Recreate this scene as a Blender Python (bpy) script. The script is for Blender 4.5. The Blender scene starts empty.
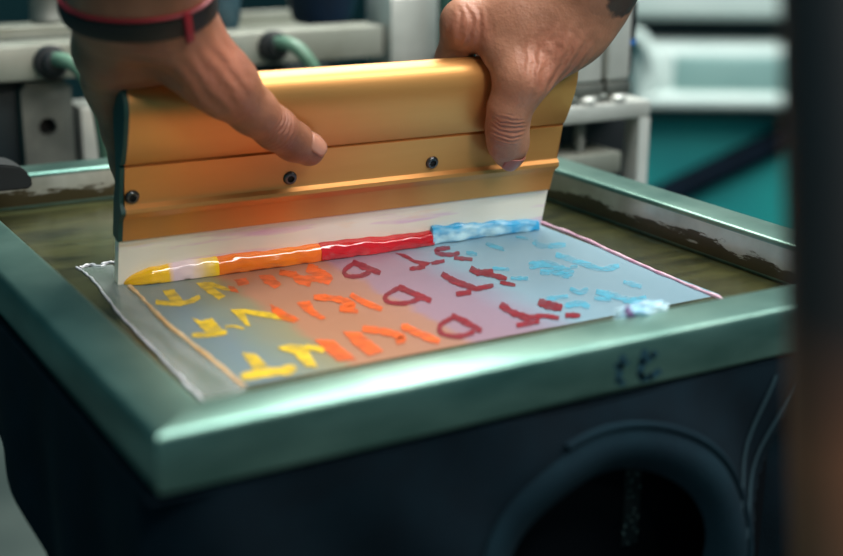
import bpy, bmesh, math, random
import numpy as np
from mathutils import Vector, Matrix, noise
random.seed(7)
sc = bpy.context.scene
COL = sc.collection

# ------------------------------------------------------------------ camera numbers
H_, W_, D_, M_ = .022685, .387075, .445965, .026          # frame height, width, depth, rail width
CAM = np.array([-.13247, -.40001, .181025])
RX, RZ, RY, FPX = .2951, .5292, .0083, 1349.3
CX, CY = 421.5, 278.
FWD = np.array([math.sin(RZ)*math.cos(RX), math.cos(RZ)*math.cos(RX), -math.sin(RX)])
_r = np.array([math.cos(RZ), -math.sin(RZ), 0.]); _u = np.cross(_r, FWD)
RGT = _r*math.cos(RY)+_u*math.sin(RY); UPV = -_r*math.sin(RY)+_u*math.cos(RY)
def ray(px, py): return FWD+RGT*(px-CX)/FPX-UPV*(py-CY)/FPX
def at(px, py, ax, val):
    d = ray(px, py); return CAM+(val-CAM[ax])/d[ax]*d
# squeegee frame: v runs up the leaning blade, w stands off its near face
SQ_L, SQ_X0, SQ_RZ = .2540, .0635, -math.radians(1.74)
SQ_O = np.array([SQ_X0, .2386, -H_+.0008])
LEAN = math.radians(15.3); SL, CL = math.sin(LEAN), math.cos(LEAN)
EX = np.array([math.cos(SQ_RZ), math.sin(SQ_RZ), 0]); EY = np.array([-math.sin(SQ_RZ), math.cos(SQ_RZ), 0])
EN = -CL*EY-SL*np.array([0, 0, 1.]); EV = -SL*EY+CL*np.array([0, 0, 1.])
def at_w(px, py, w):
    d = ray(px, py); o = SQ_O+EN*w
    return CAM+((o-CAM)@EN)/(d@EN)*d
def loc(v, w): return (-SL*v-CL*w, CL*v-SL*w)             # local (y, z)

# ------------------------------------------------------------------ helpers
def lin(c):
    return tuple(((x/255)/12.92 if x/255 <= .04045 else ((x/255+.055)/1.055)**2.4) for x in c)+(1.,)
def mat(name, c1, c2=None, rough=.5, metal=0., scale=30., bump=0., bscale=200., stretch=(1, 1, 1), spec=.5, lo=.35, hi=.65, coat=0., sss=0., detail=5.):
    m = bpy.data.materials.new(name); m.use_nodes = True
    nt = m.node_tree; N = nt.nodes; L = nt.links; b = N['Principled BSDF']
    b.inputs['Roughness'].default_value = rough; b.inputs['Metallic'].default_value = metal
    b.inputs['Specular IOR Level'].default_value = spec; b.inputs['Coat Weight'].default_value = coat
    if sss:
        b.inputs['Subsurface Weight'].default_value = sss; b.inputs['Subsurface Radius'].default_value = (.006, .002, .001); b.inputs['Subsurface Scale'].default_value = 1.
    tc = N.new('ShaderNodeTexCoord'); mp = N.new('ShaderNodeMapping'); mp.inputs['Scale'].default_value = stretch
    L.new(tc.outputs['Object'], mp.inputs['Vector'])
    nz = N.new('ShaderNodeTexNoise'); nz.inputs['Scale'].default_value = scale; nz.inputs['Detail'].default_value = detail
    L.new(mp.outputs['Vector'], nz.inputs['Vector'])
    rp = N.new('ShaderNodeValToRGB'); rp.color_ramp.elements[0].position = lo; rp.color_ramp.elements[1].position = hi
    rp.color_ramp.elements[0].color = lin(c1); rp.color_ramp.elements[1].color = lin(c2 or c1)
    L.new(nz.outputs['Fac'], rp.inputs['Fac']); L.new(rp.outputs['Color'], b.inputs['Base Color'])
    if bump:
        n2 = N.new('ShaderNodeTexNoise'); n2.inputs['Scale'].default_value = bscale; n2.inputs['Detail'].default_value = 4
        L.new(mp.outputs['Vector'], n2.inputs['Vector'])
        bp = N.new('ShaderNodeBump'); bp.inputs['Strength'].default_value = bump; bp.inputs['Distance'].default_value = .001
        L.new(n2.outputs['Fac'], bp.inputs['Height']); L.new(bp.outputs['Normal'], b.inputs['Normal'])
    return m
def ramp_x(m, stops, axis='X', coords='Object', wob=0., wscale=60.):
    """replace the colour of a material by a ramp along a coordinate, with a wobble"""
    nt = m.node_tree; N = nt.nodes; L = nt.links; b = N['Principled BSDF']
    tc = N.new('ShaderNodeTexCoord'); sp = N.new('ShaderNodeSeparateXYZ'); L.new(tc.outputs[coords], sp.inputs[0])
    lo, hi = stops[0][0], stops[-1][0]
    mr = N.new('ShaderNodeMapRange'); mr.inputs['From Min'].default_value = lo; mr.inputs['From Max'].default_value = hi
    nz = N.new('ShaderNodeTexNoise'); nz.inputs['Scale'].default_value = wscale; L.new(tc.outputs[coords], nz.inputs['Vector'])
    ma = N.new('ShaderNodeMath'); ma.operation = 'MULTIPLY_ADD'; ma.inputs[1].default_value = wob
    L.new(nz.outputs['Fac'], ma.inputs[0]); L.new(sp.outputs[axis], ma.inputs[2])
    L.new(ma.outputs[0], mr.inputs['Value'])
    rp = N.new('ShaderNodeValToRGB'); cr = rp.color_ramp
    while len(cr.elements) < len(stops): cr.elements.new(.5)
    for e, (p, c) in zip(cr.elements, stops): e.position = (p-lo)/(hi-lo); e.color = lin(c)
    L.new(mr.outputs[0], rp.inputs['Fac']); L.new(rp.outputs['Color'], b.inputs['Base Color'])
    return rp

def thing(name, label, cat, loc=(0, 0, 0), rz=0, group=None):
    o = bpy.data.objects.new(name, None); COL.objects.link(o); o.empty_display_size = .02
    o.location = loc; o.rotation_euler = (0, 0, rz); o['label'] = label; o['category'] = cat
    if group: o['group'] = group
    return o
def tag(o, label, cat, group=None):
    o['label'] = label; o['category'] = cat
    if group: o['group'] = group
    return o
def obj(name, bm, mats, parent=None, smooth=True, angle=40, origin=None):
    me = bpy.data.meshes.new(name)
    bmesh.ops.recalc_face_normals(bm, faces=bm.faces)
    if parent is None and origin is not None: bmesh.ops.translate(bm, verts=bm.verts, vec=-Vector(origin))
    bm.to_mesh(me); bm.free()
    for m in (mats if isinstance(mats, (list, tuple)) else [mats]): me.materials.append(m)
    if smooth:
        me.polygons.foreach_set('use_smooth', [True]*len(me.polygons))
        me.set_sharp_from_angle(angle=math.radians(angle))
    o = bpy.data.objects.new(name, me); COL.objects.link(o)
    if parent: o.parent = parent
    elif origin is not None: o.location = origin
    return o
def box(bm, x0, x1, y0, y1, z0, z1, bev=0., seg=2, mi=0):
    g = bmesh.ops.create_cube(bm, size=1)
    vs = g['verts']
    for v in vs: v.co = Vector(((x0+x1)/2+v.co.x*(x1-x0), (y0+y1)/2+v.co.y*(y1-y0), (z0+z1)/2+v.co.z*(z1-z0)))
    fs = list({f for v in vs for f in v.link_faces})
    for f in fs: f.material_index = mi
    if bev:
        bmesh.ops.bevel(bm, geom=list({e for v in vs for e in v.link_edges}), offset=bev, segments=seg, profile=.5, affect='EDGES', clamp_overlap=True)
def cyl(bm, p0, p1, r0, r1=None, n=20, caps=True):
    r1 = r0 if r1 is None else r1
    tube(bm, [p0, p1], [r0, r1], n, caps)
def tube(bm, pts, rad, n=12, caps=True, mi=0):
    pts = [Vector(p) for p in pts]; k = len(pts)
    if not isinstance(rad, (list, tuple)): rad = [rad]*k
    ref = Vector((0, 0, 1)); rings = []
    t0 = (pts[1]-pts[0]).normalized()
    if abs(t0.dot(ref)) > .95: ref = Vector((1, 0, 0))
    a = t0.cross(ref).normalized()
    for i, p in enumerate(pts):
        t = (pts[min(i+1, k-1)]-pts[max(i-1, 0)]).normalized()
        a = (a-t*a.dot(t)).normalized(); b = t.cross(a)
        rings.append([bm.verts.new(p+(a*math.cos(2*math.pi*j/n)+b*math.sin(2*math.pi*j/n))*rad[i]) for j in range(n)])
    for i in range(k-1):
        for j in range(n):
            f = bm.faces.new((rings[i][j], rings[i][(j+1) % n], rings[i+1][(j+1) % n], rings[i+1][j])); f.material_index = mi
    if caps:
        f = bm.faces.new(rings[0][::-1]); f.material_index = mi
        f = bm.faces.new(rings[-1]); f.material_index = mi
def lathe(bm, prof, base, axis, n=24):
    """prof = [(r, h)], revolved about axis through base"""
    ax = Vector(axis).normalized(); a = ax.orthogonal().normalized(); b = ax.cross(a); base = Vector(base)
    rings = []
    for r, h in prof:
        rings.append([bm.verts.new(base+ax*h+(a*math.cos(2*math.pi*j/n)+b*math.sin(2*math.pi*j/n))*max(r, 1e-5)) for j in range(n)])
    for i in range(len(rings)-1):
        for j in range(n): bm.faces.new((rings[i][j], rings[i][(j+1) % n], rings[i+1][(j+1) % n], rings[i+1][j]))
    bm.faces.new(rings[0][::-1]); bm.faces.new(rings[-1])
def extrude_profile(bm, prof, x0, x1, nx=1):
    """prof = list of (y, z); prism along x"""
    rows = [[bm.verts.new((x0+(x1-x0)*i/nx, y, z)) for y, z in prof] for i in range(nx+1)]
    k = len(prof)
    for i in range(nx):
        for j in range(k): bm.faces.new((rows[i][j], rows[i][(j+1) % k], rows[i+1][(j+1) % k], rows[i+1][j]))
    bm.faces.new(rows[0][::-1]); bm.faces.new(rows[-1])
def cat_rom(pts, per=8):
    P = [Vector(p) for p in pts]; P = [P[0]*2-P[1]]+P+[P[-1]*2-P[-2]]; out = []
    for i in range(1, len(P)-2):
        for s in range(per):
            t = s/per; a, b, c, d = P[i-1], P[i], P[i+1], P[i+2]
            out.append(.5*((2*b)+(c-a)*t+(2*a-5*b+4*c-d)*t*t+(3*b-a-3*c+d)*t**3))
    out.append(P[-2]); return out

# ------------------------------------------------------------------ materials
ALU = mat('frame_aluminium', (92, 128, 120), (134, 166, 156), rough=.36, metal=.85, scale=25, stretch=(.6, .6, 2), bump=.08, bscale=500)
ALU_STAIN = mat('stained_aluminium', (172, 172, 162), (204, 206, 198), rough=.3, metal=.5, scale=40, bump=.15, bscale=300)
def stain(m):
    nt = m.node_tree; N = nt.nodes; L = nt.links; b = N['Principled BSDF']
    src = b.inputs['Base Color'].links[0].from_socket
    tc = N.new('ShaderNodeTexCoord'); sp = N.new('ShaderNodeSeparateXYZ'); L.new(tc.outputs['Object'], sp.inputs[0])
    mp = N.new('ShaderNodeMapping'); mp.inputs['Scale'].default_value = (18, 18, 90); L.new(tc.outputs['Object'], mp.inputs[0])
    nz = N.new('ShaderNodeTexNoise'); nz.inputs['Scale'].default_value = 1.6; nz.inputs['Detail'].default_value = 8; nz.inputs['Roughness'].default_value = .7
    L.new(mp.outputs[0], nz.inputs['Vector'])
    mr = N.new('ShaderNodeMapRange'); mr.inputs['From Min'].default_value = -.004; mr.inputs['From Max'].default_value = -.019
    mr.inputs['To Min'].default_value = -.22; mr.inputs['To Max'].default_value = .34
    L.new(sp.outputs['Z'], mr.inputs['Value'])
    ad = N.new('ShaderNodeMath'); ad.operation = 'ADD'; L.new(nz.outputs['Fac'], ad.inputs[0]); L.new(mr.outputs[0], ad.inputs[1])
    rp = N.new('ShaderNodeValToRGB'); rp.color_ramp.elements[0].position = .56; rp.color_ramp.elements[1].position = .62
    L.new(ad.outputs[0], rp.inputs['Fac'])
    mx = N.new('ShaderNodeMix'); mx.data_type = 'RGBA'; L.new(rp.outputs['Color'], mx.inputs['Factor'])
    L.new(src, mx.inputs['A']); mx.inputs['B'].default_value = lin((62, 55, 36)); L.new(mx.outputs['Result'], b.inputs['Base Color'])
    mt = N.new('ShaderNodeMath'); mt.operation = 'MULTIPLY_ADD'; mt.inputs[1].default_value = -.5; mt.inputs[2].default_value = .5
    L.new(rp.outputs['Color'], mt.inputs[0]); L.new(mt.outputs[0], b.inputs['Metallic'])
stain(ALU_STAIN)
MARK = mat('marker_ink', (16, 58, 74), rough=.6)
EMUL = mat('olive_emulsion', (34, 36, 20), (66, 66, 38), rough=.22, scale=22, stretch=(1, 4, 1), bump=.05, bscale=150)
FILM = mat('printed_mesh', (150, 160, 155), rough=.34, bump=.12, bscale=900, spec=.45)
ramp_x(FILM, [(.06, (103, 122, 120)), (.085, (103, 122, 129)), (.098, (112, 124, 115)), (.1165, (126, 122, 96)), (.1225, (157, 110, 85)), (.15, (152, 105, 82)),
              (.179, (150, 108, 93)), (.184, (136, 110, 124)), (.215, (134, 115, 132)), (.230, (129, 134, 152)), (.243, (122, 152, 168)), (.33, (120, 152, 168))], wob=.012, wscale=45)
def letter_mat(n, c, a0=.55, a1=.95):
    m = mat(n, c, tuple(min(255, int(x*1.1)) for x in c), rough=.4, scale=120, spec=.3)
    nt = m.node_tree; tc = nt.nodes.new('ShaderNodeTexCoord'); nz = nt.nodes.new('ShaderNodeTexNoise'); nz.inputs['Scale'].default_value = 150; nz.inputs['Detail'].default_value = 3
    mr = nt.nodes.new('ShaderNodeMapRange'); mr.inputs['From Min'].default_value = .38; mr.inputs['From Max'].default_value = .58; mr.inputs['To Min'].default_value = a0; mr.inputs['To Max'].default_value = a1
    nt.links.new(tc.outputs['Object'], nz.inputs['Vector']); nt.links.new(nz.outputs['Fac'], mr.inputs['Value']); nt.links.new(mr.outputs[0], nt.nodes['Principled BSDF'].inputs['Alpha'])
    return m
LT_Y = letter_mat('stencil_yellow', (208, 172, 40)); LT_O = letter_mat('stencil_orange', (206, 88, 34)); LT_R = letter_mat('stencil_dark_red', (118, 28, 42), .7, .97); LT_C = letter_mat('stencil_cyan', (74, 172, 202), .25, .6)
GOLD = mat('anodised_gold', (206, 144, 82), (214, 154, 90), rough=.38, metal=.65, scale=14, stretch=(.3, 3, 3), bump=.03, bscale=400)
CAPM = mat('end_cap_teal', (24, 66, 64), (34, 80, 74), rough=.5, metal=.2)
BLADE = mat('cream_rubber', (250, 242, 226), (253, 246, 234), rough=.45, scale=30)
def smear(m):
    nt = m.node_tree; N = nt.nodes; L = nt.links; b = N['Principled BSDF']; src = b.inputs['Base Color'].links[0].from_socket
    tc = N.new('ShaderNodeTexCoord'); mp = N.new('ShaderNodeMapping'); mp.inputs['Scale'].default_value = (9, 60, 90); L.new(tc.outputs['Object'], mp.inputs[0])
    for col, off, lo in (((236, 196, 224), 0, .53), ((250, 216, 178), 7, .62)):
        mp2 = N.new('ShaderNodeMapping'); mp2.inputs['Location'].default_value = (off, off, off); L.new(mp.outputs[0], mp2.inputs[0])
        nz = N.new('ShaderNodeTexNoise'); nz.inputs['Scale'].default_value = 1.3; nz.inputs['Detail'].default_value = 5; L.new(mp2.outputs[0], nz.inputs['Vector'])
        rp = N.new('ShaderNodeValToRGB'); rp.color_ramp.elements[0].position = lo; rp.color_ramp.elements[1].position = lo+.12; L.new(nz.outputs['Fac'], rp.inputs['Fac'])
        mx = N.new('ShaderNodeMix'); mx.data_type = 'RGBA'; L.new(rp.outputs['Color'], mx.inputs['Factor']); L.new(src, mx.inputs['A']); mx.inputs['B'].default_value = lin(col)
        src = mx.outputs['Result']
    L.new(src, b.inputs['Base Color'])
smear(BLADE)
STEEL_DK = mat('dark_screw_steel', (84, 86, 90), (110, 112, 114), rough=.28, metal=.9)
BLACK = mat('black_plastic', (10, 14, 18), (18, 24, 28), rough=.55)
HOLE = mat('socket_black', (5, 6, 8), rough=.8)
INK_Y = mat('yellow_ink', (250, 200, 20), rough=.14, bump=.12, bscale=120, coat=.8, spec=.8)
ramp_x(INK_Y, [(0, (240, 178, 16)), (.024, (246, 190, 20)), (.027, (226, 196, 206)), (.036, (236, 210, 212)), (.044, (244, 206, 120)), (.05, (252, 206, 24)), (.07, (250, 190, 16))], wob=.004, wscale=200)
INK_O = mat('orange_ink', (240, 104, 18), (248, 128, 22), rough=.14, scale=40, bump=.12, bscale=130, coat=.8, spec=.8)
INK_R = mat('red_ink', (176, 8, 22), (204, 16, 30), rough=.14, scale=40, bump=.12, bscale=110, coat=.8, spec=.8)
INK_C = mat('cyan_ink', (44, 160, 214), (190, 226, 238), rough=.28, scale=70, bump=.5, bscale=160, stretch=(1, 2, 2), coat=.2, lo=.38, hi=.66)
INK_PALE = mat('pale_blue_ink', (120, 176, 206), (206, 230, 238), rough=.25, scale=120, bump=.4, bscale=200)
INK_VIOLET = mat('violet_ink', (84, 44, 104), (110, 70, 130), rough=.3)
CORD = mat('dried_ink_tan', (206, 158, 104), (224, 186, 140), rough=.45, scale=90, bump=.3, bscale=300)
PINK = mat('dried_ink_pink', (206, 150, 178), (232, 196, 212), rough=.4, scale=160, bump=.3, bscale=300)
TAPE = mat('clear_tape', (150, 168, 160), (190, 200, 198), rough=.15, scale=40, stretch=(4, .6, 1), bump=.4, bscale=60)
def translucent(m, fac):
    nt = m.node_tree; N = nt.nodes; L = nt.links; b = N['Principled BSDF']; b.inputs['Alpha'].default_value = fac
translucent(TAPE, .42)
TAPE_E = mat('tape_edge_white', (176, 180, 184), (214, 210, 218), rough=.3)
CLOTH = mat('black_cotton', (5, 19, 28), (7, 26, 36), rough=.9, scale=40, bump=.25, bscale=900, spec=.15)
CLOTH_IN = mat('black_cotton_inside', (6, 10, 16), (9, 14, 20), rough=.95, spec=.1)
CLOTH_RIB = mat('ribbed_cotton', (12, 31, 41), (16, 40, 50), rough=.9, bump=.4, bscale=700, spec=.15)
SEAMM = mat('seam_thread', (20, 48, 58), (28, 60, 70), rough=.85)
LABELM = mat('neck_label_print', (10, 14, 18), (150, 156, 150), rough=.6, scale=420, lo=.58, hi=.68)
MACH = mat('machine_aluminium', (128, 130, 118), (152, 154, 144), rough=.4, metal=.35, scale=20, bump=.05)
MACH2 = mat('machine_silver', (186, 188, 182), (206, 208, 202), rough=.35, metal=.3, scale=30)
MACH_DK = mat('machine_dark', (20, 34, 40), (32, 46, 50), rough=.5, metal=.3)
GREY_PL = mat('bracket_grey', (84, 88, 84), (112, 114, 108), rough=.5, metal=.4, scale=30)
HOSE = mat('green_hose', (76, 112, 94), (104, 138, 118), rough=.4)
WHITEM = mat('enamel_white', (190, 206, 202), (206, 218, 214), rough=.4, scale=6)
PANEL = mat('panel_grey', (120, 154, 152), (140, 172, 168), rough=.45, scale=5)
TEALM = mat('teal_paint', (20, 132, 134), (26, 150, 146), rough=.5, scale=4)
NAVY = mat('navy_paint', (14, 34, 58), (18, 46, 76), rough=.5)
POSTM = mat('post_black', (14, 16, 20), (22, 24, 28), rough=.6)
ramp_x(POSTM, [(.80, (50, 44, 36)), (.92, (84, 66, 46)), (1.00, (126, 76, 50)), (1.035, (34, 26, 25)), (1.08, (17, 18, 22)), (1.3, (13, 16, 22))], axis='Z', wob=.02, wscale=20)  # post turns brown lower down; its orange glow there is painted into the ramp
RUST = mat('post_brown', (96, 64, 44), (70, 58, 46), rough=.6)
FLOORM = mat('floor_concrete', (84, 94, 90), (108, 116, 110), rough=.7, scale=4)
WALLM = mat('wall_paint', (20, 62, 68), (26, 72, 76), rough=.8, scale=3)
BAND = mat('wristband_black', (12, 11, 14), (20, 18, 22), rough=.55)
RED = mat('wristband_red', (120, 14, 28), rough=.5)
NAIL = mat('nail', (178, 122, 102), (192, 138, 118), rough=.3, scale=60, sss=.1)

def skin_mat(name, c1, c2, spots, tattoo=None):
    """skin with pores, creases round the given joints, and an optional inked patch"""
    m = mat(name, c1, c2, rough=.46, scale=55, bump=0, sss=.12, lo=.3, hi=.7)
    nt = m.node_tree; N = nt.nodes; L = nt.links; b = N['Principled BSDF']
    tc = N.new('ShaderNodeTexCoord')
    pore = N.new('ShaderNodeTexVoronoi'); pore.inputs['Scale'].default_value = 700; L.new(tc.outputs['Object'], pore.inputs['Vector'])
    nz = N.new('ShaderNodeTexNoise'); nz.inputs['Scale'].default_value = 260; nz.inputs['Detail'].default_value = 5; L.new(tc.outputs['Object'], nz.inputs['Vector'])
    h = N.new('ShaderNodeMath'); h.operation = 'MULTIPLY_ADD'; h.inputs[1].default_value = .12; L.new(pore.outputs['Distance'], h.inputs[0])
    hn = N.new('ShaderNodeMath'); hn.operation = 'MULTIPLY'; hn.inputs[1].default_value = .5; L.new(nz.outputs['Fac'], hn.inputs[0]); L.new(hn.outputs[0], h.inputs[2])
    height = h.outputs[0]
    src = b.inputs['Base Color'].links[0].from_socket
    for (p, dirv, rad, sc_, amp) in spots:
        sub = N.new('ShaderNodeVectorMath'); sub.operation = 'SUBTRACT'; L.new(tc.outputs['Object'], sub.inputs[0]); sub.inputs[1].default_value = tuple(p)
        ln = N.new('ShaderNodeVectorMath'); ln.operation = 'LENGTH'; L.new(sub.outputs[0], ln.inputs[0])
        mk = N.new('ShaderNodeMapRange'); mk.interpolation_type = 'SMOOTHSTEP'; mk.inputs['From Min'].default_value = rad; mk.inputs['From Max'].default_value = rad*.35; L.new(ln.outputs['Value'], mk.inputs['Value'])
        dt = N.new('ShaderNodeVectorMath'); dt.operation = 'DOT_PRODUCT'; L.new(sub.outputs[0], dt.inputs[0]); dt.inputs[1].default_value = tuple(dirv)
        wn = N.new('ShaderNodeTexNoise'); wn.inputs['Scale'].default_value = 90; L.new(tc.outputs['Object'], wn.inputs['Vector'])
        ph = N.new('ShaderNodeMath'); ph.operation = 'MULTIPLY_ADD'; ph.inputs[1].default_value = .006; L.new(wn.outputs['Fac'], ph.inputs[0]); L.new(dt.outputs['Value'], ph.inputs[2])
        fr = N.new('ShaderNodeMath'); fr.operation = 'MULTIPLY'; fr.inputs[1].default_value = sc_; L.new(ph.outputs[0], fr.inputs[0])
        sn = N.new('ShaderNodeMath'); sn.operation = 'SINE'; L.new(fr.outputs[0], sn.inputs[0])
        pw = N.new('ShaderNodeMath'); pw.operation = 'MULTIPLY'; L.new(sn.outputs[0], pw.inputs[0]); L.new(mk.outputs[0], pw.inputs[1])
        ad = N.new('ShaderNodeMath'); ad.operation = 'MULTIPLY_ADD'; ad.inputs[1].default_value = amp; L.new(pw.outputs[0], ad.inputs[0]); L.new(height, ad.inputs[2]); height = ad.outputs[0]
        mx = N.new('ShaderNodeMix'); mx.data_type = 'RGBA'; mm = N.new('ShaderNodeMath'); mm.operation = 'MULTIPLY'; mm.inputs[1].default_value = .4; L.new(mk.outputs[0], mm.inputs[0])
        L.new(mm.outputs[0], mx.inputs['Factor']); L.new(src, mx.inputs['A']); mx.inputs['B'].default_value = lin((176, 104, 84)); src = mx.outputs['Result']
    if tattoo:
        p, rad = tattoo
        sub = N.new('ShaderNodeVectorMath'); sub.operation = 'SUBTRACT'; L.new(tc.outputs['Object'], sub.inputs[0]); sub.inputs[1].default_value = tuple(p)
        ln = N.new('ShaderNodeVectorMath'); ln.operation = 'LENGTH'; L.new(sub.outputs[0], ln.inputs[0])
        n3 = N.new('ShaderNodeTexNoise'); n3.inputs['Scale'].default_value = 150; n3.inputs['Detail'].default_value = 3; L.new(tc.outputs['Object'], n3.inputs['Vector'])
        a3 = N.new('ShaderNodeMath'); a3.operation = 'MULTIPLY_ADD'; a3.inputs[1].default_value = .012; L.new(n3.outputs['Fac'], a3.inputs[0]); L.new(ln.outputs['Value'], a3.inputs[2])
        mk = N.new('ShaderNodeMapRange'); mk.inputs['From Min'].default_value = rad+.007; mk.inputs['From Max'].default_value = rad+.0045; L.new(a3.outputs[0], mk.inputs['Value'])
        m3 = N.new('ShaderNodeMath'); m3.operation = 'MULTIPLY'; m3.inputs[1].default_value = .88; L.new(mk.outputs[0], m3.inputs[0])
        mx = N.new('ShaderNodeMix'); mx.data_type = 'RGBA'; L.new(m3.outputs[0], mx.inputs['Factor']); L.new(src, mx.inputs['A']); mx.inputs['B'].default_value = lin((26, 30, 36)); src = mx.outputs['Result']
    L.new(src, b.inputs['Base Color'])
    bp = N.new('ShaderNodeBump'); bp.inputs['Strength'].default_value = .6; bp.inputs['Distance'].default_value = .0012
    L.new(height, bp.inputs['Height']); L.new(bp.outputs['Normal'], b.inputs['Normal'])
    return m

# ------------------------------------------------------------------ the printing screen
screen = thing('printing_screen', 'aluminium screen printing frame with stencilled mesh lying on the black shirt', 'screen', (0, 0, 0))
def rail(name, quad_out, quad_in, mark=False):
    """one mitred rail: outer edge a-b, inner edge d-c"""
    bm = bmesh.new()
    (a, b), (d, c) = quad_out, quad_in
    top = [bm.verts.new((p[0], p[1], 0)) for p in (a, b, c, d)]
    bot = [bm.verts.new((p[0], p[1], -H_)) for p in (a, b, c, d)]
    fs = [bm.faces.new(top), bm.faces.new(bot[::-1])]
    for i in range(4):
        f = bm.faces.new((top[i], bot[i], bot[(i+1) % 4], top[(i+1) % 4]))
        if i == 2: f.material_index = 1
    bm.normal_update()
    ed = [e for e in bm.edges if len(e.link_faces) == 2]
    bmesh.ops.bevel(bm, geom=[e for e in ed if (Vector(e.verts[0].co)-Vector(e.verts[1].co)).length > .1], offset=.0028, segments=4, profile=.5, affect='EDGES')
    return obj(name, bm, [ALU, ALU_STAIN], screen, angle=50)
m = M_
front = rail('frame_rail', ((0, 0), (W_, 0)), ((m, m), (W_-m, m)))
rail('frame_rail', ((W_, 0), (W_, D_)), ((W_-m, m), (W_-m, D_-m)))
rail('frame_rail', ((W_, D_), (0, D_)), ((W_-m, D_-m), (m, D_-m)))
rail('frame_rail', ((0, D_), (0, 0)), ((m, D_-m), (m, m)))
# handwriting on the near face of the front rail
bm = bmesh.new()
def front_poly(pts):
    vs = [bm.verts.new((at(px, py, 1, 0)[0], -.0002, at(px, py, 1, 0)[2])) for px, py in pts]
    bm.faces.new(vs)
def fstroke(pts, w):
    for (x0, y0), (x1, y1) in zip(pts[:-1], pts[1:]):
        l = math.hypot(x1-x0, y1-y0); nx, ny = -(y1-y0)/l*w/2, (x1-x0)/l*w/2
        ex, ey = (x1-x0)/l*w*.3, (y1-y0)/l*w*.3
        front_poly([(x0+nx-ex, y0+ny-ey), (x0-nx-ex, y0-ny-ey), (x1-nx+ex, y1-ny+ey), (x1+nx+ex, y1+ny+ey)])
fstroke([(623, 356), (620, 368), (618, 381), (623, 383)], 6); fstroke([(615, 366), (628, 362)], 4)
fstroke([(645, 351), (642, 362), (640, 374), (642, 379), (650, 377), (659, 371)], 6.5); fstroke([(644, 362), (652, 356), (655, 353)], 6)
obj('handwritten_mark', bm, MARK, front, smooth=False)

# mesh with stencil: one surface, colours by region, letters as thin ink faces in the same mesh
bm = bmesh.new()
ZM = -H_+.0006
px0, px1, py0, py1 = .0655, .3215, .0800, .2415
xs = [m-.004, px0, px1, W_-m+.004]; ys = [m-.004, py0, py1, D_-m+.004]
gv = [[bm.verts.new((x, y, ZM)) for x in xs] for y in ys]
for j in range(3):
    for i in range(3):
        f = bm.faces.new((gv[j][i], gv[j][i+1], gv[j+1][i+1], gv[j+1][i])); f.material_index = 1 if (i == 1 and j == 1) else 0
nlet = [0]
def Z0(p): return p
def P3(px, py): q = at(px, py, 2, ZM); return Vector((q[0], q[1], ZM+.00012+nlet[0]*6e-6))
def Z1(p): return (130+p[0]/4.215, 265+p[1]/4.215)
def Z2(p): return (280+p[0]/4.215, 225+p[1]/4.215)
def Z3(p): return (440+p[0]/4.215, 215+p[1]/4.215)
def poly(Z, mi, pts):
    if Z is Z0: Z = Z1; pts = [((x-130)*4.215, (y-265)*4.215) for x, y in pts]
    nlet[0] += 1
    out = []
    for i, p in enumerate(pts):
        q = pts[(i+1) % len(pts)]; L0 = math.hypot(q[0]-p[0], q[1]-p[1]); kk = max(1, int(L0/7))
        for j in range(kk):
            x, y = p[0]+(q[0]-p[0])*j/kk, p[1]+(q[1]-p[1])*j/kk
            out.append((x+5*noise.noise(Vector((x*.13, y*.13, 1.7))), y+3*noise.noise(Vector((x*.13, y*.13, 7.3)))))
    vs = [bm.verts.new(P3(*Z(p))) for p in out]
    eds = [bm.edges.new((vs[i], vs[(i+1) % len(vs)])) for i in range(len(vs))]
    for f in bmesh.ops.triangle_fill(bm, edges=eds, use_beauty=True, use_dissolve=False)['geom']:
        if isinstance(f, bmesh.types.BMFace): f.material_index = mi
def stroke(Z, mi, pts, w):
    nlet[0] += 1
    P = cat_rom([(p[0], p[1], 0) for p in pts], 9)
    L_, R_ = [], []
    for i, p in enumerate(P):
        t = (P[min(i+1, len(P)-1)]-P[max(i-1, 0)]).normalized()
        if i == 0: p = p-t*w*.15
        e_ = min(1, .8+i/8, .8+(len(P)-1-i)/8)
        k = w*.70*e_*(1+.30*noise.noise(Vector((p.x*.05, p.y*.05, nlet[0])))+.35*noise.noise(Vector((p.x*.21, p.y*.21, nlet[0]+50))))
        n = Vector((-t.y, t.x, 0))*k
        L_.append(bm.verts.new(P3(*Z(p+n)))); R_.append(bm.verts.new(P3(*Z(p-n))))
    for i in range(len(P)-1):
        f = bm.faces.new((L_[i], L_[i+1], R_[i+1], R_[i])); f.material_index = mi
Y_, O_, R_c, C_c = 2, 3, 4, 5
# near row, middle row and far row of  T E S T  P R I N T  seen from its top side
poly(Z1, Y_, [(135, 108), (185, 103), (225, 150), (200, 162), (175, 160)]); stroke(Z1, Y_, [(110, 157), (190, 163), (250, 155), (295, 134)], 15)
poly(Z1, Y_, [(275, 76), (345, 72), (440, 108), (405, 110), (345, 92), (402, 132), (375, 148), (320, 112)])
poly(Z1, O_, [(438, 62), (488, 55), (506, 80), (458, 90)]); poly(Z1, O_, [(540, 46), (596, 40), (642, 84), (610, 100), (566, 76)]); poly(Z1, O_, [(408, 86), (440, 92), (462, 118), (425, 112)])
stroke(Z2, O_, [(118, 182), (160, 200), (215, 240)], 30); stroke(Z2, O_, [(0, 200), (45, 208), (95, 225), (150, 228), (180, 238)], 18); stroke(Z2, O_, [(60, 200), (75, 235), (130, 250)], 16)
stroke(Z2, R_c, [(308, 158), (350, 175), (424, 204)], 17); stroke(Z2, R_c, [(312, 162), (272, 192), (284, 216), (335, 216), (382, 200)], 13)
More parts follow.
